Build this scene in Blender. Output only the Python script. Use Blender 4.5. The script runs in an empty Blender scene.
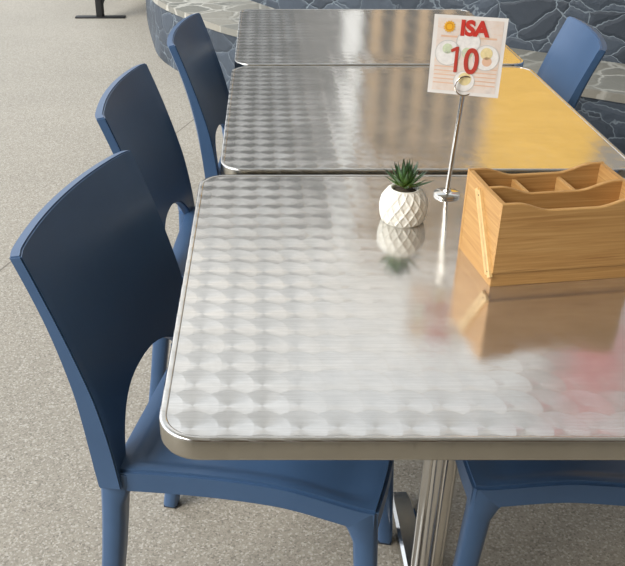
import bpy, bmesh, math, random
from mathutils import Vector, Matrix
random.seed(7)
R = math.radians
S = bpy.context.scene
COL = S.collection

# ------------------------------------------------------------------ helpers
def srgb(r, g, b):
    def f(c):
        c /= 255.0
        return c / 12.92 if c <= 0.04045 else ((c + 0.055) / 1.055) ** 2.4
    return (f(r), f(g), f(b), 1.0)

def link_bm(name, bm, mat, parent=None, smooth=True, loc=None, autosmooth=40):
    bmesh.ops.recalc_face_normals(bm, faces=bm.faces[:])
    me = bpy.data.meshes.new(name)
    if smooth:
        for f in bm.faces: f.smooth = True
        lim = R(autosmooth)
        for e in bm.edges:
            if len(e.link_faces) == 2 and e.calc_face_angle(0) > lim: e.smooth = False
    bm.to_mesh(me); bm.free()
    o = bpy.data.objects.new(name, me)
    if mat: me.materials.append(mat)
    COL.objects.link(o)
    if parent: o.parent = parent
    if loc: o.location = loc
    return o

def tag(o, label=None, cat=None, group=None, kind=None):
    if label: o['label'] = label
    if cat: o['category'] = cat
    if group: o['group'] = group
    if kind: o['kind'] = kind
    return o

def empty(name, loc=(0, 0, 0), rz=0.0):
    o = bpy.data.objects.new(name, None); COL.objects.link(o)
    o.empty_display_size = 0.1
    o.location = loc; o.rotation_euler = (0, 0, rz)
    return o

def copy_tree(o, parent=None):
    c = o.copy(); COL.objects.link(c)
    if parent: c.parent = parent
    for ch in list(o.children): copy_tree(ch, c)
    return c

def add_box(bm, x0, x1, y0, y1, z0, z1, bevel=0.0, M=None):
    vs = [bm.verts.new((x, y, z)) for z in (z0, z1) for y in (y0, y1) for x in (x0, x1)]
    idx = [(0, 2, 3, 1), (4, 5, 7, 6), (0, 1, 5, 4), (2, 6, 7, 3), (0, 4, 6, 2), (1, 3, 7, 5)]
    fs = [bm.faces.new([vs[i] for i in q]) for q in idx]
    if M:
        for v in vs: v.co = M @ v.co
    if bevel:
        es = list({e for f in fs for e in f.edges})
        bmesh.ops.bevel(bm, geom=es, offset=bevel, segments=2, affect='EDGES', profile=0.5)

def add_rings(bm, rings, close_u=True, cap0=False, cap1=False):
    """rings: list of lists of points, all of equal length"""
    V = [[bm.verts.new(p) for p in r] for r in rings]
    n = len(V[0])
    for a, b in zip(V[:-1], V[1:]):
        for i in range(n if close_u else n - 1):
            j = (i + 1) % n
            bm.faces.new((a[i], a[j], b[j], b[i]))
    if cap0: bm.faces.new(V[0][::-1])
    if cap1: bm.faces.new(V[-1])
    return V

def add_lathe(bm, prof, n=48, c=(0, 0, 0), cap0=True, cap1=True):
    rings = [[(c[0] + r * math.cos(2 * math.pi * i / n), c[1] + r * math.sin(2 * math.pi * i / n), c[2] + z)
              for i in range(n)] for r, z in prof]
    add_rings(bm, rings, True, cap0, cap1)

def add_tube(bm, pts, rad, n=12, closed=False):
    pts = [Vector(p) for p in pts]; m = len(pts)
    rings = []
    for i, p in enumerate(pts):
        if closed: t = pts[(i + 1) % m] - pts[i - 1]
        else: t = pts[min(i + 1, m - 1)] - pts[max(i - 1, 0)]
        t.normalize()
        ref = Vector((0, 1, 0)) if abs(t.y) < 0.9 else Vector((1, 0, 0))
        u = t.cross(ref).normalized(); v = t.cross(u)
        r = rad(i / (m - 1)) if callable(rad) else rad
        rings.append([p + u * r * math.cos(a) + v * r * math.sin(a) for a in [2 * math.pi * k / n for k in range(n)]])
    if closed: rings.append(rings[0])
    add_rings(bm, rings, True, not closed, not closed)
    if closed: bmesh.ops.remove_doubles(bm, verts=bm.verts[:], dist=1e-6)

def sstep(a, b, x):
    t = min(1.0, max(0.0, (x - a) / (b - a))); return t * t * (3 - 2 * t)

# ------------------------------------------------------------------ node helper
class N:
    def __init__(self, name):
        self.m = bpy.data.materials.new(name); self.m.use_nodes = True
        self.t = self.m.node_tree; self.t.nodes.clear()
        self.out = self.t.nodes.new('ShaderNodeOutputMaterial')
        self.b = self.t.nodes.new('ShaderNodeBsdfPrincipled')
        self.t.links.new(self.b.outputs[0], self.out.inputs[0])
    def node(self, typ, ins=None, **kw):
        n = self.t.nodes.new(typ)
        for k, v in kw.items(): setattr(n, k, v)
        for k, v in (ins or {}).items(): self.set(n.inputs[k], v)
        return n
    def set(self, sock, v):
        if isinstance(v, bpy.types.NodeSocket): self.t.links.new(v, sock)
        elif v is not None: sock.default_value = v
    def p(self, **kw):
        for k, v in kw.items(): self.set(self.b.inputs[k.replace('_', ' ')], v)
        return self
    def math(self, op, a, b=None, c=None):
        n = self.t.nodes.new('ShaderNodeMath'); n.operation = op
        self.set(n.inputs[0], a)
        if b is not None: self.set(n.inputs[1], b)
        if c is not None: self.set(n.inputs[2], c)
        return n.outputs[0]
    def vmath(self, op, a, b=None):
        n = self.t.nodes.new('ShaderNodeVectorMath'); n.operation = op
        self.set(n.inputs[0], a)
        if b is not None: self.set(n.inputs[1], b)
        return n.outputs[0]
    def coord(self, which='Object'):
        return self.node('ShaderNodeTexCoord').outputs[which]
    def mapping(self, vec, scale=(1, 1, 1), rot=(0, 0, 0), loc=(0, 0, 0)):
        return self.node('ShaderNodeMapping', {'Vector': vec, 'Scale': scale, 'Rotation': rot, 'Location': loc}).outputs[0]
    def noise(self, vec, scale, detail=4, rough=0.5, dist=0.0, out='Fac'):
        return self.node('ShaderNodeTexNoise', {'Vector': vec, 'Scale': scale, 'Detail': detail, 'Roughness': rough, 'Distortion': dist}).outputs[out]
    def ramp(self, fac, stops, interp='LINEAR'):
        n = self.node('ShaderNodeValToRGB', {'Fac': fac}); cr = n.color_ramp; cr.interpolation = interp
        while len(cr.elements) < len(stops): cr.elements.new(0.5)
        for e, (p, c) in zip(cr.elements, stops):
            e.position = p; e.color = c if len(c) == 4 else (*c, 1)
        return n.outputs[0]
    def mix(self, fac, a, b, blend='MIX'):
        n = self.t.nodes.new('ShaderNodeMix'); n.data_type = 'RGBA'; n.blend_type = blend
        self.set(n.inputs[0], fac); self.set(n.inputs[6], a); self.set(n.inputs[7], b)
        return n.outputs[2]
    def mixf(self, fac, a, b):
        n = self.t.nodes.new('ShaderNodeMix'); n.data_type = 'FLOAT'
        self.set(n.inputs[0], fac); self.set(n.inputs[2], a); self.set(n.inputs[3], b)
        return n.outputs[0]
    def mixv(self, fac, a, b):
        n = self.t.nodes.new('ShaderNodeMix'); n.data_type = 'VECTOR'
        self.set(n.inputs[0], fac); self.set(n.inputs[4], a); self.set(n.inputs[5], b)
        return n.outputs[1]
    def bump(self, h, strength=0.3, dist=0.01):
        self.set(self.b.inputs['Normal'], self.node('ShaderNodeBump', {'Height': h, 'Strength': strength, 'Distance': dist}).outputs[0])
        return self
g = lambda v: (v, v, v, 1)

def plain(name, col, rough=0.5, metal=0.0, spec=0.5, noise=0.06, ns=30):
    n = N(name); c = n.coord()
    f = n.noise(c, ns, 4)
    lo = tuple(x * (1 - noise) for x in col[:3]) + (1,); hi = tuple(min(1, x * (1 + noise)) for x in col[:3]) + (1,)
    n.p(Base_Color=n.ramp(f, [(0.3, lo), (0.7, hi)]), Roughness=rough, Metallic=metal)
    n.b.inputs['Specular IOR Level'].default_value = spec
    return n.m

# ---- engine-turned steel: overlapping circular brushed discs
def steel_swirl(rim=False):
    n = N('engine_turned_steel'); s = 0.042; Rd = 0.76
    co = n.coord()
    q = n.vmath('SCALE', co); q.node.inputs['Scale'].default_value = 1 / s
    wob = n.noise(co, 9, 1, out='Color')
    q = n.vmath('ADD', q, n.vmath('MULTIPLY', n.vmath('SUBTRACT', wob, (.5, .5, .5)), (.25, .25, 0)))
    sx = n.node('ShaderNodeSeparateXYZ', {0: q})
    fx = n.math('FRACT', sx.outputs[0]); fy = n.math('FRACT', sx.outputs[1])
    cand = []
    for cx, cy in ((0, 0), (1, 0), (0, 1), (1, 1)):
        dx = n.math('SUBTRACT', fx, cx); dy = n.math('SUBTRACT', fy, cy)
        v = n.node('ShaderNodeCombineXYZ', {0: dx, 1: dy}).outputs[0]
        L = n.node('ShaderNodeVectorMath', {0: v}, operation='LENGTH').outputs['Value']
        cand.append((v, n.math('LESS_THAN', L, Rd)))
    sel = cand[3][0]
    for v, inside in (cand[2], cand[1], cand[0]): sel = n.mixv(inside, sel, v)
    rad = n.node('ShaderNodeVectorMath', {0: sel}, operation='LENGTH').outputs['Value']
    tw = n.node('ShaderNodeVectorTransform', {0: n.vmath('NORMALIZE', sel)}, vector_type='VECTOR', convert_from='OBJECT', convert_to='WORLD').outputs[0]
    so = n.node('ShaderNodeSeparateXYZ', {0: co})
    edge = n.math('MAXIMUM', n.math('ABSOLUTE', n.math('ADD', so.outputs[0], -0.12)), n.math('SUBTRACT', n.math('ABSOLUTE', n.math('ADD', so.outputs[1], -0.03)), n.math('MULTIPLY', n.math('MAXIMUM', n.math('ADD', so.outputs[0], 0.1), 0.0), 0.5)))
    edge = n.math('ADD', edge, n.math('MULTIPLY', n.math('SUBTRACT', n.noise(co, 4.5, 3, 0.6), 0.5), 0.28))
    keep = n.ramp(edge, [(0.22, g(0.08)), (0.42, g(1))])      # pattern survives towards the rim, rubbed flat in the middle
    fine = n.noise(co, 420, 3, 0.7)
    hair = n.noise(n.mapping(co, (14, 420, 1), (0, 0, 0.35)), 1.0, 3, 0.6)
    smudge = n.noise(co, 9, 5, 0.65, 0.4)
    rough = n.math('ADD', n.math('MULTIPLY', smudge, 0.10), n.math('MULTIPLY', keep, 0.11))
    rough = n.math('ADD', rough, 0.045)
    base = n.ramp(smudge, [(0.3, srgb(206, 204, 200)), (0.7, srgb(226, 224, 220))])
    if rim: base = n.mix(n.math('MULTIPLY', n.math('LESS_THAN', so.outputs[2], 0.7480), 0.45), base, srgb(150, 140, 112))  # brown mixed into the rim's side in place of the dark floor's reflection
    base = n.mix(n.ramp(hair, [(0.40, g(0.10)), (0.58, g(0))]), base, srgb(150, 146, 138))
    n.p(Base_Color=base, Metallic=n.mixf(keep, 0.89, 1.0), Roughness=rough,
        Anisotropic=n.mixf(keep, 0.5, 0.9), Tangent=tw)
    h = n.math('MULTIPLY', rad, n.math('MULTIPLY', keep, 0.9))
    h = n.math('ADD', h, n.math('ADD', n.math('MULTIPLY', fine, 0.035), n.math('MULTIPLY', hair, 0.012)))
    if rim: h = rad
    n.bump(h, 0.15 if rim else 0.33, 0.004)
    return n.m

M = {}
M['steel'] = steel_swirl()
M['rim'] = steel_swirl(True)
M['edge'] = None
def brushed(name, col, rough):
    n = N(name); c = n.coord()
    f = n.noise(n.mapping(c, (200, 200, 3)), 1, 3)
    n.p(Base_Color=col, Metallic=1.0, Roughness=n.math('ADD', n.math('MULTIPLY', f, 0.14), rough - 0.07), Anisotropic=0.4)
    return n.m
M['steel_plain'] = brushed('polished_steel', srgb(205, 202, 196), 0.2)
M['chrome'] = brushed('chrome', srgb(220, 216, 208), 0.09)
M['underside'] = plain('table_underside', srgb(70, 66, 60), 0.7)

def chair_mat():
    n = N('blue_plastic'); c = n.coord()
    f = n.noise(c, 5, 4, 0.6); k = n.noise(c, 420, 2)
    n.p(Base_Color=n.ramp(f, [(0.3, srgb(58, 85, 118)), (0.75, srgb(66, 94, 128))]),
        Roughness=n.math('ADD', 0.30, n.math('MULTIPLY', f, 0.12)))
    n.b.inputs['Specular IOR Level'].default_value = 0.5
    n.bump(k, 0.05, 0.001)
    return n.m
M['blue'] = chair_mat()
M['foot'] = plain('dark_foot_cap', srgb(40, 48, 60), 0.6)

def wood(name, axis):
    n = N(name); c = n.coord()
    sc = {'x': (5, 150, 150), 'y': (150, 5, 150), 'z': (150, 150, 5)}[axis]
    m1 = n.mapping(c, sc)
    grain = n.noise(m1, 1.0, 6, 0.62, 0.6)
    sc2 = {'x': (9, 330, 330), 'y': (330, 9, 330), 'z': (330, 330, 9)}[axis]
    fine = n.noise(n.mapping(c, sc2), 1.0, 2, 0.5)
    sc3 = {'x': (3, 36, 36), 'y': (36, 3, 36), 'z': (36, 36, 3)}[axis]
    rings = n.node('ShaderNodeTexWave', {'Vector': n.mapping(c, sc3), 'Scale': 1.6, 'Distortion': 9.0, 'Detail': 3.0, 'Detail Scale': 1.2}, wave_type='BANDS', bands_direction='Z' if axis != 'z' else 'X').outputs['Fac']
    base = n.ramp(grain, [(0.25, srgb(170, 124, 70)), (0.5, srgb(192, 147, 88)), (0.78, srgb(206, 165, 107))])
    base = n.mix(n.math('MULTIPLY', rings, 0.16), base, srgb(150, 98, 46))
    base = n.mix(n.ramp(fine, [(0.60, g(0)), (0.75, g(0.55))]), base, srgb(132, 84, 38))
    n.p(Base_Color=base, Roughness=n.math('ADD', 0.42, n.math('MULTIPLY', grain, 0.15)))
    n.bump(n.math('ADD', grain, fine), 0.12, 0.001)
    return n.m
M['wood_x'] = wood('bamboo_wood_long', 'x')
M['wood_y'] = wood('bamboo_wood_side', 'y')
M['wood_z'] = wood('bamboo_wood_edge', 'z')
M['wood_pale'] = plain('pale_bamboo_edge', srgb(216, 180, 122), 0.45, ns=120, noise=0.12)
M['hole'] = plain('dark_hole', srgb(60, 36, 18), 0.9)

M['ceramic'] = plain('white_ceramic', srgb(226, 223, 212), 0.38, ns=60, noise=0.05)
M['soil'] = plain('brown_soil', srgb(70, 60, 45), 0.95, noise=0.5, ns=300)
def leaf_mat():
    n = N('succulent_leaf'); a = n.node('ShaderNodeAttribute', attribute_name='along').outputs['Fac']
    c = n.coord()
    col = n.ramp(a, [(0.0, srgb(168, 182, 84)), (0.35, srgb(104, 136, 66)), (0.8, srgb(56, 88, 54)), (1.0, srgb(74, 66, 46))])
    n.p(Base_Color=n.mix(n.math('MULTIPLY', n.noise(c, 160, 2), 0.4), col, srgb(30, 58, 34)), Roughness=0.42)
    return n.m
M['leaf'] = leaf_mat()
M['black'] = plain('black_powder_coat', srgb(24, 24, 25), 0.55)

def card_mat():
    n = N('printed_card'); c = n.coord()
    w = n.noise(c, 38, 4, 0.6)
    w2 = n.noise(n.mapping(c, (1, 1, 2.2)), 24, 5, 0.6, 1.5)
    base = n.ramp(w, [(0.30, srgb(214, 196, 180)), (0.55, srgb(222, 209, 198)), (0.75, srgb(208, 197, 189))])
    base = n.mix(n.ramp(w2, [(0.52, g(0)), (0.66, g(0.5))]), base, srgb(222, 186, 150))
    n.p(Base_Color=base, Roughness=0.3)
    return n.m
M['card'] = card_mat()
def lam():
    n = N('laminate_film'); c = n.coord()
    n.p(Base_Color=n.ramp(n.noise(c, 20, 3), [(0.3, srgb(218, 212, 205)), (0.7, srgb(230, 226, 220))]), Roughness=0.25)
    return n.m
M['laminate'] = lam()
M['ink_red'] = plain('red_ink', srgb(192, 52, 40), 0.4)
M['ink_red_dark'] = plain('dark_red_ink', srgb(178, 58, 44), 0.4)
M['ink_yellow'] = plain('yellow_ink', srgb(228, 170, 40), 0.4)
M['ink_orange'] = plain('orange_ink', srgb(196, 120, 30), 0.4)
M['ink_green'] = plain('pale_green_ink', srgb(196, 204, 172), 0.4, noise=0.15, ns=150)
M['ink_cream'] = plain('pale_yellow_ink', srgb(222, 204, 152), 0.4, noise=0.12, ns=150)
M['ink_grey'] = plain('pale_grey_ink', srgb(196, 192, 186), 0.4)
M['ink_white'] = plain('pale_white_ink', srgb(226, 222, 216), 0.4, noise=0.08, ns=150)
M['ink_peach'] = plain('peach_ink', srgb(220, 180, 150), 0.4)

def floor_mat():
    n = N('exposed_aggregate'); c = n.coord()
    big = n.noise(c, 0.9, 5, 0.6); mid = n.noise(c, 7, 5, 0.65)
    v = n.node('ShaderNodeTexVoronoi', {'Vector': c, 'Scale': 240.0}, feature='F1')
    peb = n.node('ShaderNodeSeparateColor', {0: v.outputs['Color']}).outputs[0]
    fine = n.noise(c, 190, 4, 0.7)
    base = n.ramp(big, [(0.32, srgb(142, 135, 121)), (0.5, srgb(157, 149, 134)), (0.7, srgb(170, 161, 145))])
    base = n.mix(n.math('MULTIPLY', mid, 0.35), base, srgb(152, 145, 133))
    speck = n.ramp(peb, [(0.0, srgb(96, 90, 80)), (0.12, srgb(140, 132, 118)), (0.3, srgb(158, 150, 136)), (0.75, srgb(172, 164, 148)), (0.95, srgb(212, 205, 192))])
    base = n.mix(0.55, base, speck)
    base = n.mix(n.ramp(fine, [(0.34, g(0.45)), (0.48, g(0))]), base, srgb(112, 104, 93))
    # saw-cut joint along one line
    sx = n.node('ShaderNodeSeparateXYZ', {0: c})
    a = Vector((-0.9, 2.55)); b = Vector((-0.344, 4.25)); d = (b - a).normalized(); nn = Vector((-d.y, d.x))
    dist = n.math('ABSOLUTE', n.math('SUBTRACT', n.math('ADD', n.math('MULTIPLY', sx.outputs[0], nn.x), n.math('MULTIPLY', sx.outputs[1], nn.y)), a.dot(nn)))
    joint = n.math('LESS_THAN', dist, 0.0035)
    base = n.mix(n.math('MULTIPLY', joint, 0.75), base, srgb(96, 88, 76))
    n.p(Base_Color=base, Roughness=n.math('ADD', 0.5, n.math('MULTIPLY', fine, 0.25)))
    n.bump(n.math('ADD', fine, n.math('MULTIPLY', joint, -3.0)), 0.35, 0.003)
    return n.m
M['floor'] = floor_mat()

def stone(name, dark, light, joint, scale=4.2, jw=0.045, flat=False):
    n = N(name); c = n.coord()
    wob = n.vmath('MULTIPLY', n.vmath('SUBTRACT', n.noise(c, 5, 4, 0.6, out='Color'), (.5, .5, .5)), (.13, .13, .10))
    q = n.vmath('ADD', n.mapping(c, (1, 1, 0.35) if flat else (0.9, 0.9, 1.35), (0, 0.2, 0)), wob)
    e1 = n.node('ShaderNodeTexVoronoi', {'Vector': q, 'Scale': scale, 'Randomness': 1.0}, feature='DISTANCE_TO_EDGE').outputs['Distance']
    e2 = n.node('ShaderNodeTexVoronoi', {'Vector': q, 'Scale': scale * 0.47, 'Randomness': 1.0}, feature='DISTANCE_TO_EDGE').outputs['Distance']
    e = n.math('MINIMUM', e1, n.math('MULTIPLY', e2, 1.6))
    f1 = n.node('ShaderNodeTexVoronoi', {'Vector': q, 'Scale': scale, 'Randomness': 1.0}, feature='F1')
    t = n.node('ShaderNodeSeparateColor', {0: f1.outputs['Color']}).outputs[0]
    surf = n.noise(c, 16, 6, 0.7, 0.5)
    base = n.mix(t, dark, light)
    base = n.mix(n.math('MULTIPLY', surf, 0.5), base, tuple(x * 0.55 for x in dark[:3]) + (1,))
    jm = n.ramp(n.math('ADD', e, n.math('MULTIPLY', n.noise(c, 26, 3), 0.010)), [(jw * 0.8, g(1)), (jw * 1.5, g(0))])
    patch = n.ramp(n.noise(c, 3.0, 3), [(0.32, g(0.25)), (0.6, g(1))])
    base = n.mix(n.math('MULTIPLY', jm, patch), base, joint)
    n.p(Base_Color=base, Roughness=n.math('ADD', 0.42, n.math('MULTIPLY', surf, 0.25)))
    n.bump(n.math('ADD', n.math('MULTIPLY', surf, 0.5), n.math('MULTIPLY', n.ramp(e, [(0.0, g(0)), (0.09, g(1))]), 1.0)), 0.25, 0.012)
    return n.m
M['stone'] = stone('slate_crazy_paving', srgb(49, 57, 66), srgb(74, 84, 95), srgb(122, 132, 138), 5.4, 0.013)
M['ledge'] = stone('ledge_paving', srgb(130, 128, 118), srgb(158, 152, 138), srgb(182, 178, 166), 4.6, 0.03, True)

# ------------------------------------------------------------------ camera
cam = bpy.data.cameras.new('camera'); co = bpy.data.objects.new('camera', cam); COL.objects.link(co)
PITCH = math.atan(461 / 840)
co.location = (0, 0, 1.35); co.rotation_euler = (math.pi / 2 - PITCH, 0, 0)
cam.sensor_width = 36; cam.lens = 840 / 625 * 36; cam.shift_x = 50.5 / 625
cam.clip_start = 0.05
S.camera = co

# ------------------------------------------------------------------ setting
bm = bmesh.new(); add_box(bm, -9, 9, -4, 13, -0.1, 0)
tag(link_bm('floor', bm, M['floor'], smooth=False), kind='structure')

def catmull(P, k=8):
    P = [Vector(p) for p in P]; P = [2 * P[0] - P[1]] + P + [2 * P[-1] - P[-2]]
    out = []
    for i in range(1, len(P) - 2):
        for j in range(k):
            t = j / k; p0, p1, p2, p3 = P[i - 1:i + 3]
            out.append(0.5 * ((2 * p1) + (p2 - p0) * t + (2 * p0 - 5 * p1 + 4 * p2 - p3) * t * t + (3 * p1 - p0 - 3 * p2 + p3) * t ** 3))
    out.append(P[-2]); return out
front = catmull([(-0.985, 7.4), (-0.89, 6.7), (-0.77, 6.0), (-0.66, 5.5), (-0.46, 5.08), (-0.12, 4.56), (0.5, 4.07), (1.47, 3.37), (2.7, 2.5), (3.9, 1.65)])
def offset(P, d):
    out = []
    for i, p in enumerate(P):
        t = (P[min(i + 1, len(P) - 1)] - P[max(i - 1, 0)]).normalized()
        out.append(p + Vector((-t.y, t.x)) * d)
    return out
def strip_solid(name, A, B, z0, z1, mat):
    bm = bmesh.new()
    rings = [[(a.x, a.y, z0), (a.x, a.y, z1), (b.x, b.y, z1), (b.x, b.y, z0)] for a, b in zip(A, B)]
    add_rings(bm, rings, True, True, True)
    return tag(link_bm(name, bm, mat, autosmooth=30), kind='structure')
LH = 0.38
strip_solid('wall_bench', front, offset(front, 0.5), 0, LH - 0.035, M['stone'])
strip_solid('trim_1', offset(front, -0.012), offset(front, 0.5), LH - 0.035, LH, M['ledge'])
strip_solid('wall_back', offset(front, 0.5), offset(front, 0.75), 0, 0.95, M['stone'])

# unseen facade, added and coloured for its reflections in the table tops
def facade_mat():
    n = N('reflection_facade'); c = n.coord(); sx = n.node('ShaderNodeSeparateXYZ', {0: c})
    u = n.math('MULTIPLY', n.math('ADD', sx.outputs[0], 6.0), 1 / 14.0)
    P = lambda x: (x + 6.0) / 14.0
    st = [(0, srgb(98, 100, 100)), (P(-0.4), srgb(112, 114, 114)), (P(0.35), srgb(134, 133, 130)),
          (P(0.92), srgb(253, 252, 248)), (P(1.14), srgb(96, 92, 86))]  # white stripe painted in to give the tops a bright streak
    x = 1.25
    while x < 2.62:
        st += [(P(x), srgb(212, 180, 140)), (P(x + 0.13), srgb(98, 92, 84))]; x += 0.27
    st += [(P(2.62), srgb(250, 196, 80)), (P(4.15), srgb(150, 144, 134))]
    col = n.ramp(u, st[:30], 'CONSTANT')
    red = n.math('MULTIPLY', n.math('GREATER_THAN', sx.outputs[2], 6.4), n.math('MULTIPLY', n.math('GREATER_THAN', sx.outputs[0], 4.35), n.math('LESS_THAN', sx.outputs[0], 5.2)))
    upper = n.math('MULTIPLY', n.math('GREATER_THAN', sx.outputs[2], 4.6), n.math('GREATER_THAN', sx.outputs[0], 2.6))
    col = n.mix(upper, col, srgb(158, 150, 142))
    col = n.mix(red, col, srgb(190, 122, 118))
    n.p(Base_Color=n.mix(n.math('MULTIPLY', n.noise(c, 1.5, 4), 0.2), col, srgb(120, 116, 108)), Roughness=0.8)
    return n.m
bm = bmesh.new()
pr = [(-2, 0), (8, 0), (8, 8.2), (3.9, 8.2), (3.9, 5.7), (1.7, 5.3), (-0.7, 4.7), (-2, 4.5)]
add_rings(bm, [[(x, 10.0, z) for x, z in pr], [(x, 10.3, z) for x, z in pr]], True, True, True)
tag(link_bm('reflection_wall', bm, facade_mat(), smooth=False), kind='structure')
bm = bmesh.new(); add_box(bm, -1.5, 7, -2.6, 3.3, 3.2, 3.35)  # unseen roof, added to cut the light from overhead
tag(link_bm('shade_roof', bm, plain('white_shade_roof', srgb(225, 222, 214), 0.8), smooth=False), kind='structure')

bm = bmesh.new(); add_box(bm, -4, 7, -2.6, -2.4, 0, 3.2)  # unseen wall behind the camera, added to darken table rims and chair fronts
tag(link_bm('shade_wall', bm, plain('brown_shade_wall', srgb(120, 104, 84), 0.8, ns=3), smooth=False), kind='structure')
# ------------------------------------------------------------------ tables
def rrect(w, h, r, ins, z, k=10):
    w2, h2 = w / 2 - ins, h / 2 - ins; r = max(r - ins, 0.004); pts = []
    for cx, cy, a0 in ((w2 - r, h2 - r, 0), (-w2 + r, h2 - r, 90), (-w2 + r, -h2 + r, 180), (w2 - r, -h2 + r, 270)):
        for i in range(k + 1):
            a = R(a0 + 90 * i / k); pts.append((cx + r * math.cos(a), cy + r * math.sin(a), z))
    return pts
CX = 0.014; TW = 0.83; TD = 0.80; TH = 0.75
def make_table():
    root = empty('cafe_table')
    bm = bmesh.new()
    add_rings(bm, [rrect(TW, TD, 0.05, 0.006, TH - 0.027), rrect(TW, TD, 0.05, 0.006, TH - 0.004), rrect(TW, TD, 0.05, 0.009, TH), rrect(TW, TD, 0.05, 0.05, TH)], True, True, True)
    link_bm('tabletop', bm, M['steel'], root)
    bm = bmesh.new()
    prof = [(0.0085, -0.0002), (0.0080, 0.0008), (0.0070, 0.0011), (0.0022, 0.0011), (0.0006, 0.0003), (0, -0.0015), (0, -0.024), (0.001, -0.028), (0.004, -0.030), (0.012, -0.030), (0.012, -0.0275)]
    add_rings(bm, [rrect(TW, TD, 0.05, a, TH + z) for a, z in prof], True)
    link_bm('edge_rim', bm, M['rim'], root, autosmooth=60)
    bm = bmesh.new()
    add_box(bm, CX - 0.17, CX + 0.17, -0.025, 0.025, TH - 0.052, TH - 0.028, 0.004); add_box(bm, CX - 0.025, CX + 0.025, -0.17, 0.17, TH - 0.054, TH - 0.028, 0.004)
    link_bm('support_bracket', bm, M['underside'], root)
    bm = bmesh.new()
    prof = [(0.031, 0.05), (0.031, TH - 0.055)]
    n = 64
    rings = []
    for z in (0.045, TH - 0.052):
        rings.append([(CX + (0.0295 - 0.003 * max(0, math.cos(8 * a)) ** 6) * math.cos(a), (0.0295 - 0.003 * max(0, math.cos(8 * a)) ** 6) * math.sin(a), z) for a in [2 * math.pi * i / n for i in range(n)]])
    add_rings(bm, rings, True, True, True)
    link_bm('column', bm, M['steel_plain'], root)
    bm = bmesh.new(); add_lathe(bm, [(0.055, 0.02), (0.055, 0.05), (0.036, 0.062), (0.0335, 0.075)], 40, (CX, 0, 0))
    link_bm('base_collar', bm, M['steel_plain'], root)
    for k in range(4):
        bm = bmesh.new(); a = k * math.pi / 2
        Mx = Matrix.Translation((CX, 0, 0)) @ Matrix.Rotation(a, 4, 'Z')
        rings = []
        for t, w, z0, z1 in ((0.03, 0.027, 0.018, 0.058), (0.12, 0.026, 0.018, 0.052), (0.27, 0.024, 0.014, 0.036), (0.30, 0.020, 0.014, 0.030)):
            ch = 0.006
            rings.append([Mx @ Vector(p) for p in ((t, -w, z0), (t, -w, z1 - ch), (t, -w + ch, z1), (t, w - ch, z1), (t, w, z1 - ch), (t, w, z0))])
        add_rings(bm, rings, True, True, True)
        ft = link_bm('foot_bar', bm, M['steel_plain'], root, autosmooth=25)
        bm = bmesh.new(); p = Mx @ Vector((0.27, 0, 0))
        add_lathe(bm, [(0.016, 0), (0.018, 0.004), (0.018, 0.014)], 20, (p.x, p.y, 0))
        link_bm('glide', bm, M['black'], ft)
    return root
tb = make_table()
TABLES = [((0.296, 0.730 + 0.4), 0, 'nearest square steel-topped cafe table, carrying the wooden caddy and white pot'),
          ((0, 0), 0, 'middle square steel-topped cafe table, between the nearest and the farthest table'),
          ((0, 0), 0, 'farthest square steel-topped cafe table, closest to the dark stone bench')]
T2 = (-0.084 + 0.415, 1.555 + 0.4); T3 = (-0.079 + 0.415, 2.375 + 0.4)
TABLES[1] = (T2, 0, TABLES[1][2]); TABLES[2] = (T3, 0, TABLES[2][2])
for i, ((x, y), a, lab) in enumerate(TABLES):
    o = tb if i == 0 else copy_tree(tb)
    o.location = (x, y, 0); o.rotation_euler = (0, 0, R(a))
    tag(o, lab, 'table', 'row of steel cafe tables')

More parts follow.
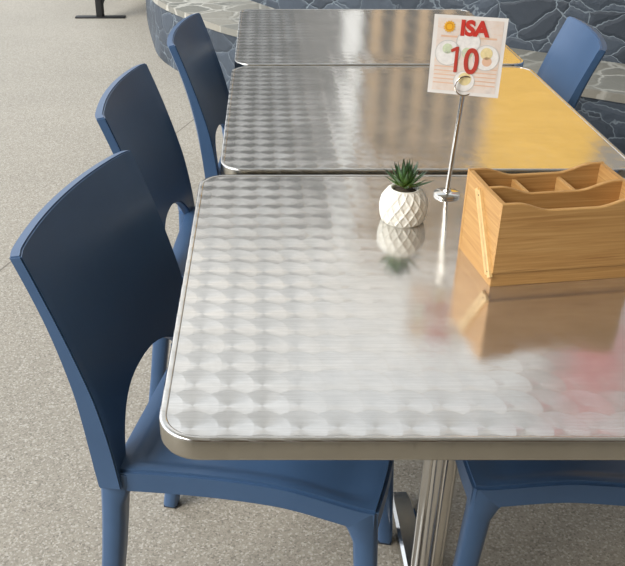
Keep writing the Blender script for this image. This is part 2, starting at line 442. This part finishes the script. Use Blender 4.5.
# ------------------------------------------------------------------ chairs (local: +x = facing, back at x<0, origin on floor below the seat's rear edge)
SZ = 0.455; SD = 0.382; SW = 0.205; HT = 0.832
def back_x(z):
    t = max(0, (z - SZ + 0.06) / (HT - SZ + 0.06)); return -0.008 - 0.121 * t ** 1.5
def make_chair():
    root = empty('side_chair')
    # seat : dished slab with waterfall front
    bm = bmesh.new(); nx, ny = 36, 40
    def sz(u): return 0.012 * math.sin(math.pi * min(1, u * 1.05)) - 0.016 * sstep(0.6, 1.0, u)
    top = []; bot = []
    for i in range(nx + 1):
        u = i / nx; rt = []; rb = []
        for j in range(ny + 1):
            w = -1 + 2 * j / ny
            hw = SW * (1.0 - 0.06 * u)
            ex = -0.040 + (SD + 0.040) * u + 0.014 * (1 - w * w) * u
            dish = 0.008 * (1 - sstep(0.84, 0.90, abs(w))) * sstep(0.08, 0.13, u) * (1 - sstep(0.86, 0.98, u))
            rt.append(bm.verts.new((ex, hw * w, SZ + sz(u) - dish)))
            rb.append(bm.verts.new((ex, hw * w, SZ + sz(u) - 0.046)))
        top.append(rt); bot.append(rb)
    for i in range(nx):
        for j in range(ny):
            bm.faces.new((top[i][j], top[i + 1][j], top[i + 1][j + 1], top[i][j + 1]))
            bm.faces.new((bot[i][j], bot[i][j + 1], bot[i + 1][j + 1], bot[i + 1][j]))
    for i in range(nx):
        for j in (0, ny): bm.faces.new((top[i][j], top[i + 1][j], bot[i + 1][j], bot[i][j]))
    for j in range(ny):
        for i in (0, nx): bm.faces.new((top[i][j], top[i][j + 1], bot[i][j + 1], bot[i][j]))
    bmesh.ops.recalc_face_normals(bm, faces=bm.faces[:])
    es = [e for e in bm.edges if len(e.link_faces) == 2 and e.calc_face_angle(0) > 1.0]
    bmesh.ops.bevel(bm, geom=es, offset=0.005, segments=2, affect='EDGES', clamp_overlap=True)
    link_bm('seat', bm, M['blue'], root, autosmooth=50)
    # backrest with both posts and arched opening
    bm = bmesh.new(); HW = 0.219; PW = 0.176; cols = []
    us = [-HW + (HW - PW) * k / 4 for k in range(4)]
    us += [PW * math.sin(math.pi / 2 * (-1 + 2 * k / 28)) for k in range(29)]
    us += [PW + (HW - PW) * k / 4 for k in range(1, 5)]
    nv = 22; T = 0.019
    def pos(u, z, side):
        hw = 1.0 - 0.02 * (1 - min(1, max(0, (z - SZ) / 0.3)))
        w = abs(u) / HW
        cx = 0.024 * (w ** 2.0) + 0.004 * sstep(0.88, 1.0, w)
        k = min(1.0, 0.35 + max(0, (z - SZ) / 0.22))
        x = back_x(z) - 0.012 + (cx - 0.016) * k + 0.016 * (1 - k) * 0
        lean = 0.9
        tk = T + 0.020 * (1 - sstep(SZ, HT - 0.06, z)) * sstep(0.80, 0.90, w)
        return (x - (tk if side else 0), u * hw, z - (0.004 if side else 0))
    F = []; B = []
    for u in us:
        zl = SZ - 0.03
        if abs(u) < PW: zl = SZ - 0.03 + 0.104 * max(0, 1 - abs(u / PW) ** 2.6) ** 0.62
        zt = HT - 0.002 * (abs(u) / HW) ** 3
        F.append([bm.verts.new(pos(u, zl + (zt - zl) * k / nv, 0)) for k in range(nv + 1)])
        B.append([bm.verts.new(pos(u, zl + (zt - zl) * k / nv, 1)) for k in range(nv + 1)])
    m = len(us)
    for a in range(m - 1):
        for k in range(nv):
            bm.faces.new((F[a][k], F[a + 1][k], F[a + 1][k + 1], F[a][k + 1]))
            bm.faces.new((B[a][k], B[a][k + 1], B[a + 1][k + 1], B[a + 1][k]))
        for k in (0, nv): bm.faces.new((F[a][k], B[a][k], B[a + 1][k], F[a + 1][k]))
    for k in range(nv):
        for a in (0, m - 1): bm.faces.new((F[a][k], F[a][k + 1], B[a][k + 1], B[a][k]))
    bmesh.ops.recalc_face_normals(bm, faces=bm.faces[:])
    es = [e for e in bm.edges if len(e.link_faces) == 2 and e.calc_face_angle(0) > 1.0]
    bmesh.ops.bevel(bm, geom=es, offset=0.0035, segments=2, affect='EDGES', clamp_overlap=True)
    link_bm('backrest', bm, M['blue'], root, autosmooth=50)
    # legs
    for front in (0, 1):
        for s in (-1, 1):
            bm = bmesh.new(); rings = []
            for t in [0, 0.04, 0.09, 0.15, 0.25, 0.4, 0.6, 0.8, 1.0]:
                if front:
                    top = Vector((SD - 0.021, s * (SW - 0.031), SZ - 0.022)); bt = Vector((SD + 0.008, s * (SW - 0.014), 0.006))
                    gus = 0.030 * (1 - sstep(0, 0.14, t)); wx = 0.019 - 0.004 * t; wy = 0.019 - 0.004 * t
                    c = top.lerp(bt, t)
                    x0, x1 = c.x - wx - gus, c.x + wx
                else:
                    top = Vector((-0.0395, s * (SW - 0.0195), SZ - 0.006)); bt = Vector((-0.090, s * (SW - 0.006), 0.006))
                    gus = 0.012 * (1 - sstep(0.05, 0.16, t)); wx = 0.0195 - 0.004 * t; wy = 0.0205 - 0.004 * t
                    c = top.lerp(bt, t); c.x = top.x + (bt.x - top.x) * t ** 1.5
                    x0, x1 = c.x - wx, c.x + wx + gus
                gy = (0.012 if front else 0.0) * (1 - sstep(0, 0.14, t))
                y0, y1 = c.y - wy - (gy if s > 0 else 0), c.y + wy + (gy if s < 0 else 0)
                b = 0.006
                rings.append([(x0 + b, y0, c.z), (x1 - b, y0, c.z), (x1, y0 + b, c.z), (x1, y1 - b, c.z), (x1 - b, y1, c.z), (x0 + b, y1, c.z), (x0, y1 - b, c.z), (x0, y0 + b, c.z)])
            add_rings(bm, rings, True, True, True)
            lg = link_bm('leg', bm, M['blue'], root, autosmooth=50)
            bm = bmesh.new(); bx = (bt.x, bt.y)
            add_box(bm, bx[0] - 0.0145, bx[0] + 0.0145, bx[1] - 0.0145, bx[1] + 0.0145, 0, 0.007, 0.002)
            link_bm('foot_cap', bm, M['foot'], lg)
    return root
ch = make_chair()
CH = [((-0.158, 1.210), -12.2, 'nearest blue plastic chair on the left, its tall backrest in front of the others', 'blue chairs along the left side of the tables'),
      ((-0.172, 1.848), -4.0, 'second blue plastic chair on the left, between the nearest and the farthest left chair', 'blue chairs along the left side of the tables'),
      ((-0.084, 2.470), -5, 'farthest blue plastic chair on the left, its backrest in front of the stone bench', 'blue chairs along the left side of the tables'),
      ((0.780, 2.445), 172.5, 'pale-lit blue plastic chair beyond the right edge of the middle table', 'blue chairs along the right side of the tables'),
      ((0.728, 1.155), 175, 'blue plastic chair at lower right, only its seat and front legs showing below the tabletop', 'blue chairs along the right side of the tables')]
for i, ((x, y), a, lab, grp) in enumerate(CH):
    o = ch if i == 0 else copy_tree(ch)
    o.location = (x, y, 0); o.rotation_euler = (0, 0, R(a)); tag(o, lab, 'chair', grp)

# ------------------------------------------------------------------ wooden caddy
W, D, H = 0.219, 0.138, 0.1325; th = 0.007
root = empty('cutlery_caddy', (0.3355, 1.078, TH), R(8)); tag(root, 'bamboo cutlery caddy with wavy-topped compartments standing on the nearest table', 'caddy')
def wavy(x):  # x 0..1 : height factor of panel top
    return H - 0.013 * (sstep(0.10, 0.34, x) * (1 - sstep(0.66, 0.92, x)))
def wavy_panel(name, y0, y1, z0, dz=0, x0=0.0, x1=W):
    bm = bmesh.new(); n = 40
    rings = []
    for i in range(n + 1):
        x = x0 + (x1 - x0) * i / n; zt = wavy(x / W) + dz; b = 0.0012
        rings.append([(x, y0, z0), (x, y0, zt - b), (x, y0 + b, zt), (x, y1 - b, zt), (x, y1, zt - b), (x, y1, z0)])
    add_rings(bm, rings, True, True, True)
    return link_bm(name, bm, M['wood_x'], root, autosmooth=30)
wavy_panel('front_panel', 0.0, th, 0.024)
wavy_panel('middle_panel', 0.062, 0.062 + th, 0.008, 0.0, th, W - th)
wavy_panel('back_panel', D - th, D, 0.0, 0.002, 0, W)
bm = bmesh.new(); add_box(bm, 0, W, 0.003, 0.010, 0, 0.0235, 0.0008); link_bm('plinth_strip', bm, M['wood_x'], root, smooth=False)
bm = bmesh.new(); add_box(bm, th, W - th, 0.0105, D - th - .0005, 0.003, 0.009); link_bm('bottom_board', bm, M['wood_x'], root, smooth=False)
for sx_ in (0, 1):
    bm = bmesh.new(); x0 = 0.0003 if sx_ == 0 else W - th; x1 = x0 + th - 0.0003
    prof = [(0.0105, 0.0), (D - th - 0.0003, 0.0), (D - th - .0003, H + 0.001), (0.066, H - 0.001), (th + .0003, H - 0.001), (th + .0003, 0.024), (0.0105, 0.024)]
    add_rings(bm, [[(x0, y, z) for y, z in prof], [(x1, y, z) for y, z in prof]], True, True, True)
    sp = link_bm('side_panel', bm, M['wood_y'], root, smooth=False)
    sgn = -1 if sx_ == 0 else 1; xo = x0 if sx_ == 0 else x1
    for q, off in enumerate((0.0, 0.0095)):
        bm = bmesh.new()
        a = Vector((0, 0.080 + off * 0.9, 0.122)); b = Vector((0, 0.003 + off, 0.016))
        d = (b - a).normalized(); nrm = Vector((0, -d.z, d.y)); hw = 0.0052
        quad = [a + nrm * hw, a - nrm * hw, b - nrm * hw, b + nrm * hw]
        add_rings(bm, [[(xo + sgn * 0.0001, p.y, p.z) for p in quad], [(xo + sgn * 0.0045, p.y, p.z) for p in quad]], True, True, True)
        link_bm('slanted_strip', bm, M['wood_pale'], sp, smooth=False)
    for t in (0.06, 0.94):
        bm = bmesh.new(); p = Vector((0, 0.081, 0.122)).lerp(Vector((0, 0.006, 0.016)), t)
        nn_ = 12
        add_rings(bm, [[(xo + sgn * e, p.y + 0.0013 * math.cos(2 * math.pi * i / nn_), p.z + 0.0013 * math.sin(2 * math.pi * i / nn_)) for i in range(nn_)] for e in (0.0002, 0.0047)], True, True, True)
        link_bm('peg', bm, M['hole'], sp)
for x in (W / 3, 2 * W / 3):
    bm = bmesh.new(); add_box(bm, x - 0.003, x + 0.003, 0.0695, D - th - 0.0005, 0.0095, H - 0.017, 0.0006)
    link_bm('divider', bm, M['wood_y'], root, smooth=False)

# ------------------------------------------------------------------ pot with succulent
root = empty('potted_succulent', (0.241, 1.318, TH)); tag(root, 'spiky green succulent in a white diamond-textured ceramic pot on the nearest table', 'potted plant')
bm = bmesh.new(); n = 144; PH = 0.060
def pr_(v):  # outer radius over height 0..1
    return 0.0325 + 0.0080 * math.sin(math.pi * min(1, v * 1.0 + 0.02)) ** 0.65 - 0.0060 * sstep(0.62, 1.05, v)
rings = []
NR = 72
def tri(a): a = a % 1.0; return min(a, 1 - a)
for k in range(NR + 1):
    v = k / NR; ring = []
    for i in range(n):
        th_ = 2 * math.pi * i / n; a = i / n * 15
        rg = max(math.exp(-(tri(a + v * 2.3) / 0.11) ** 2), math.exp(-(tri(a - v * 2.3) / 0.11) ** 2))
        fade = sstep(0, 0.06, v) * (1 - sstep(0.95, 1.0, v))
        r = pr_(v) - 0.0012 + 0.0022 * rg * fade
        ring.append((r * math.cos(th_), r * math.sin(th_), 0.0 + PH * v))
    rings.append(ring)
ri = pr_(1.0)
for r_, z_ in ((ri - 0.002, PH + 0.0008), (ri - 0.005, PH), (ri - 0.006, PH - 0.003), (ri - 0.006, PH - 0.015)):
    rings.append([(r_ * math.cos(2 * math.pi * i / n), r_ * math.sin(2 * math.pi * i / n), z_) for i in range(n)])
add_rings(bm, rings, True, True, True)
link_bm('pot', bm, M['ceramic'], root, autosmooth=60)
bm = bmesh.new(); add_lathe(bm, [(ri - 0.0065, PH - 0.0145), (ri - 0.0065, PH - 0.006), (ri - 0.012, PH - 0.004), (0.004, PH - 0.003)], 40)
link_bm('soil', bm, M['soil'], root)
bm = bmesh.new(); lay = bm.verts.layers.float.new('along')
def leaf(az, el, L, w, base_z):
    c = Vector((math.cos(az), math.sin(az), 0)); side = Vector((-c.y, c.x, 0)); K = 9; rg = []
    for k in range(K + 1):
        t = k / K; e = el * (1 - 0.0 * t) + 0.30 * t * t
        p = c * (0.002 + L * t * math.cos(el + 0.18 * t)) + Vector((0, 0, base_z + L * t * math.sin(el + 0.18 * t)))
        up = Vector((-c.x * math.sin(el), -c.y * math.sin(el), math.cos(el)))
        ww = w * (0.75 + 0.5 * math.sin(math.pi * min(1, t * 0.8 + 0.15))) * (1 - t ** 2.2) + 0.00025
        hh = ww * 0.42
        rg.append(([p + side * ww + up * hh * 0.5, p + up * hh * 0.15, p - side * ww + up * hh * 0.5, p - side * ww * 0.5 - up * hh * 0.7, p + side * ww * 0.5 - up * hh * 0.7], t))
    V = add_rings(bm, [r for r, t in rg], True, True, True)
    for vs, (_, t) in zip(V, rg):
        for v in vs: v[lay] = t
for k in range(38):
    f = k / 37; az = k * 2.39996 + random.uniform(-.15, .15)
    el = R(10 + 74 * f ** 0.9 + random.uniform(-5, 5)); L = 0.046 + 0.005 * random.random() - 0.008 * f
    leaf(az, el, L, 0.0039, PH + 0.001 + 0.004 * f)
link_bm('foliage', bm, M['leaf'], root, autosmooth=60)

# ------------------------------------------------------------------ number stand + card
BX, BY = 0.339, 1.430
root = empty('number_stand', (BX, BY, TH)); tag(root, 'small chrome rod stand on a round base, holding the number card beside the caddy', 'card stand')
bm = bmesh.new(); add_lathe(bm, [(0.0235, 0), (0.0240, 0.002), (0.0235, 0.0045), (0.021, 0.0060), (0.008, 0.0075), (0.0055, 0.011)], 48)
link_bm('base', bm, M['chrome'], root)
bm = bmesh.new(); top = Vector((0.008, 0, 0.1875))
add_tube(bm, [Vector((0, 0, 0.008)).lerp(top, t / 8) for t in range(9)], 0.0040, 16)
link_bm('rod', bm, M['chrome'], root)
bm = bmesh.new(); RC = Vector((0.0085, -0.006, 0.2035)); rr = 0.0165
pts = [(RC.x + rr * math.cos(2 * math.pi * k / 48), RC.y, RC.z + rr * math.sin(2 * math.pi * k / 48)) for k in range(48)]
add_tube(bm, pts, 0.0015, 10, True)
link_bm('ring_clip', bm, M['chrome'], root)
bm = bmesh.new()
pts = [(RC.x + rr * math.cos(2 * math.pi * k / 48), RC.y + 0.0105, RC.z + rr * math.sin(2 * math.pi * k / 48)) for k in range(48)]
add_tube(bm, pts, 0.0015, 10, True)
add_tube(bm, [(RC.x, RC.y, RC.z - rr), (RC.x - .0004, RC.y + 0.005, RC.z - rr - 0.001), (RC.x, RC.y + 0.0105, RC.z - rr)], 0.0015, 10)
link_bm('ring_clip', bm, M['chrome'], root)

CW, CHh = 0.120, 0.132
card = empty('number_card', (BX + 0.0065, BY - 0.003, TH + 0.187), R(-19)); tag(card, 'laminated table card reading ISA 10 held upright in the chrome stand', 'sign')
cz = CHh / 2
bm = bmesh.new(); add_box(bm, -CW / 2, CW / 2, -0.0004, 0.0004, 0, CHh); link_bm('laminate', bm, M['laminate'], card, smooth=False)
bm = bmesh.new(); add_box(bm, -CW / 2 + 0.007, CW / 2 - 0.006, -0.0007, -0.00042, 0.006, CHh - 0.005); paper = link_bm('print', bm, M['card'], card, smooth=False)
def disc(name, x, z, r, y, mat, par, r_in=0.0, n=40, rays=0):
    bm = bmesh.new(); y1 = y - 0.00012
    def ring(rad, yy, spike=False): return [(x + (rad * (0.72 if (spike and i % 2) else 1)) * math.cos(2 * math.pi * i / n), yy, z + (rad * (0.72 if (spike and i % 2) else 1)) * math.sin(2 * math.pi * i / n)) for i in range(n)]
    if r_in > 0:
        rg = [ring(r, y), ring(r, y1), ring(r_in, y1), ring(r_in, y)]; add_rings(bm, rg + [rg[0]], True); bmesh.ops.remove_doubles(bm, verts=bm.verts[:], dist=1e-7)
    else: add_rings(bm, [ring(r, y, rays), ring(r, y1, rays)], True, True, True)
    return link_bm(name, bm, mat, par, smooth=False)
Yp = -0.0008
for (x, z, r, m) in ((-0.032, 0.070, 0.0215, 'ink_white'), (0.032, 0.066, 0.0215, 'ink_white'), (0.000, 0.090, 0.020, 'ink_white'), (0.0, 0.024, 0.018, 'ink_white')):
    disc('round_motif', x, z, r, Yp, M[m], paper); disc('round_motif_rim', x, z, r, Yp - 0.0003, M['ink_grey'], paper, r - 0.0012)
for (x, z, r, m) in ((-0.033, 0.077, 0.0085, 'ink_green'), (-0.030, 0.065, 0.009, 'ink_white'), (0.032, 0.073, 0.010, 'ink_cream'), (0.034, 0.060, 0.008, 'ink_peach'), (0.0, 0.072, 0.009, 'ink_green'), (0.001, 0.028, 0.011, 'ink_cream')):
    disc('round_motif', x, z, r, Yp - 0.00025, M[m], paper, n=24)
for k in range(5):
    for sx_ in (-1, 1):
        bm = bmesh.new(); z = 0.018 + 0.007 * k
        add_box(bm, sx_ * 0.034 - 0.018, sx_ * 0.034 + 0.018, Yp - 0.0001, Yp, z, z + 0.0018); link_bm('printed_line', bm, M['ink_peach'], paper, smooth=False)
for sx_ in (-1, 1):
    bm = bmesh.new(); add_box(bm, sx_ * 0.030 - 0.016, sx_ * 0.030 + 0.016, Yp - 0.0001, Yp, 0.096, 0.099); link_bm('printed_line', bm, M['ink_peach'], paper, smooth=False)
disc('sun_emblem', -0.0335, 0.1135, 0.0105, Yp - 0.0006, M['ink_yellow'], paper, n=28, rays=1)
disc('sun_emblem', -0.0335, 0.1135, 0.0062, Yp - 0.0008, M['ink_orange'], paper, 0.0050, n=24)
def text(name, s, size, x, z, y, mat, par, off=0.0, shear=0.0, sx=1.0, align='CENTER'):
    cu = bpy.data.curves.new(name, 'FONT'); cu.body = s; cu.size = size; cu.offset = off; cu.shear = shear
    cu.align_x = align; cu.extrude = 0.0002; cu.space_character = 1.0
    ob = bpy.data.objects.new(name, cu); COL.objects.link(ob)
    dg = bpy.context.evaluated_depsgraph_get(); me = bpy.data.meshes.new_from_object(ob.evaluated_get(dg))
    bpy.data.objects.remove(ob)
    me.name = name; me.transform(Matrix.Translation((x, y, z)) @ Matrix.Rotation(math.pi / 2, 4, 'X') @ Matrix.Diagonal((sx, 1, 1, 1)))
    me.materials.clear(); me.materials.append(mat)
    o = bpy.data.objects.new(name, me); COL.objects.link(o); o.parent = par
    return o
text('brand_lettering', 'ISA', 0.0335, 0.0075, 0.1015, Yp - 0.0007, M['ink_red'], paper, 0.0016, 0.0, 1.0)
num = text('table_number', '0', 0.060, 0.0085, 0.0385, Yp - 0.0010, M['ink_red_dark'], paper, 0.0010, 0.0, 0.86)
bm = bmesh.new()
one = [(x - 0.003, z - 0.0055) for x, z in ((-0.0110, 0.0440), (-0.0110, 0.0870), (-0.0150, 0.0870), (-0.0245, 0.0815), (-0.0225, 0.0770), (-0.0165, 0.0800), (-0.0165, 0.0440))]
add_rings(bm, [[(x, Yp - 0.0010, z) for x, z in one], [(x, Yp - 0.0012, z) for x, z in one]], True, True, True)
link_bm('table_number', bm, M['ink_red_dark'], paper, smooth=False)

# ------------------------------------------------------------------ barrier in the distance
P0 = Vector((-1.27, 6.80)); P1 = Vector((-1.10, 7.72)); dv = (P1 - P0); L = dv.length; ang = math.atan2(dv.y, dv.x)
root = empty('cafe_barrier', (P0.x, P0.y, 0), ang); tag(root, 'black metal cafe barrier on a flat foot plate at the far left of the floor', 'barrier')
Mi = Matrix.Rotation(-ang, 4, 'Z')
for x in (0, L):
    bm = bmesh.new(); add_box(bm, -0.195, 0.195, -0.035, 0.035, 0, 0.012, 0.002, Matrix.Translation((x, 0, 0)) @ Mi)
    link_bm('foot_plate', bm, M['black'], root)
    bm = bmesh.new(); add_box(bm, x - 0.026, x + 0.026, -0.026, 0.026, 0.012, 1.0, 0.004); link_bm('post', bm, M['black'], root)
bm = bmesh.new()
def pz(t): return 0.07 + 0.16 * math.sin(math.pi * t) ** 0.8
for k in range(0, 29):
    t = k / 28; x = 0.03 + (L - 0.06) * t; add_box(bm, x - 0.004, x + 0.004, -0.004, 0.004, pz(t), 0.92)
for k in range(0, 22):
    z = 0.24 + 0.0315 * k; add_box(bm, 0.027, L - 0.027, -0.003, 0.003, z - 0.004, z + 0.004)
link_bm('mesh_panel', bm, M['black'], root, smooth=False)
bm = bmesh.new(); add_tube(bm, [(0.027 + (L - 0.054) * k / 24, 0, pz(k / 24)) for k in range(25)], 0.012, 8)
link_bm('bottom_rail', bm, M['black'], root)
bm = bmesh.new(); add_tube(bm, [(0.02, 0, 0.93), (L - 0.02, 0, 0.93)], 0.014, 8)
link_bm('top_rail', bm, M['black'], root)

# ------------------------------------------------------------------ light
w = bpy.data.worlds.new('sky'); S.world = w; w.use_nodes = True; nt = w.node_tree; nt.nodes.clear()
def nn(t, **k):
    n_ = nt.nodes.new(t)
    for a, b in k.items(): setattr(n_, a, b)
    return n_
out = nn('ShaderNodeOutputWorld'); bg = nn('ShaderNodeBackground'); tc = nn('ShaderNodeTexCoord')
sp = nn('ShaderNodeSeparateXYZ'); nt.links.new(tc.outputs['Generated'], sp.inputs[0])
rz = nn('ShaderNodeValToRGB'); nt.links.new(sp.outputs[2], rz.inputs[0])
cr = rz.color_ramp; cr.elements[0].position = 0.0; cr.elements[0].color = (0.72, 0.78, 0.86, 1); cr.elements[1].position = 0.75; cr.elements[1].color = (0.78, 0.88, 1.0, 1)
e = cr.elements.new(0.5); e.color = (0.91, 0.89, 0.85, 1)
mr = nn('ShaderNodeValToRGB'); ad = nn('ShaderNodeMath', operation='MULTIPLY_ADD'); nt.links.new(sp.outputs[0], ad.inputs[0]); ad.inputs[1].default_value = 0.5; ad.inputs[2].default_value = 0.5
nt.links.new(ad.outputs[0], mr.inputs[0]); c2 = mr.color_ramp
c2.elements[0].position = 0.08; c2.elements[0].color = (2.4, 2.5, 2.7, 1); c2.elements[1].position = 0.9; c2.elements[1].color = (0.6, 0.6, 0.62, 1)
e = c2.elements.new(0.36); e.color = (1.35, 1.35, 1.35, 1); e = c2.elements.new(0.6); e.color = (1.0, 1.0, 1.0, 1)
mx = nn('ShaderNodeMix', data_type='RGBA', blend_type='MULTIPLY'); mx.inputs[0].default_value = 1
nt.links.new(rz.outputs[0], mx.inputs[6]); nt.links.new(mr.outputs[0], mx.inputs[7])
nt.links.new(mx.outputs[2], bg.inputs[0]); bg.inputs[1].default_value = 1.1; nt.links.new(bg.outputs[0], out.inputs[0])
sun = bpy.data.lights.new('sun', 'SUN'); sun.energy = 3.1; sun.angle = R(32); sun.color = (1, 0.96, 0.90)
so = bpy.data.objects.new('sun', sun); COL.objects.link(so)
so.rotation_euler = Vector((0.8, 0.48, -0.7)).to_track_quat('-Z', 'Y').to_euler()

vs = S.view_settings
S.display_settings.display_device = 'sRGB'
vs.view_transform = 'Standard'; vs.look = 'None'; vs.gamma = 1; vs.use_curve_mapping = False; vs.exposure = 0.0
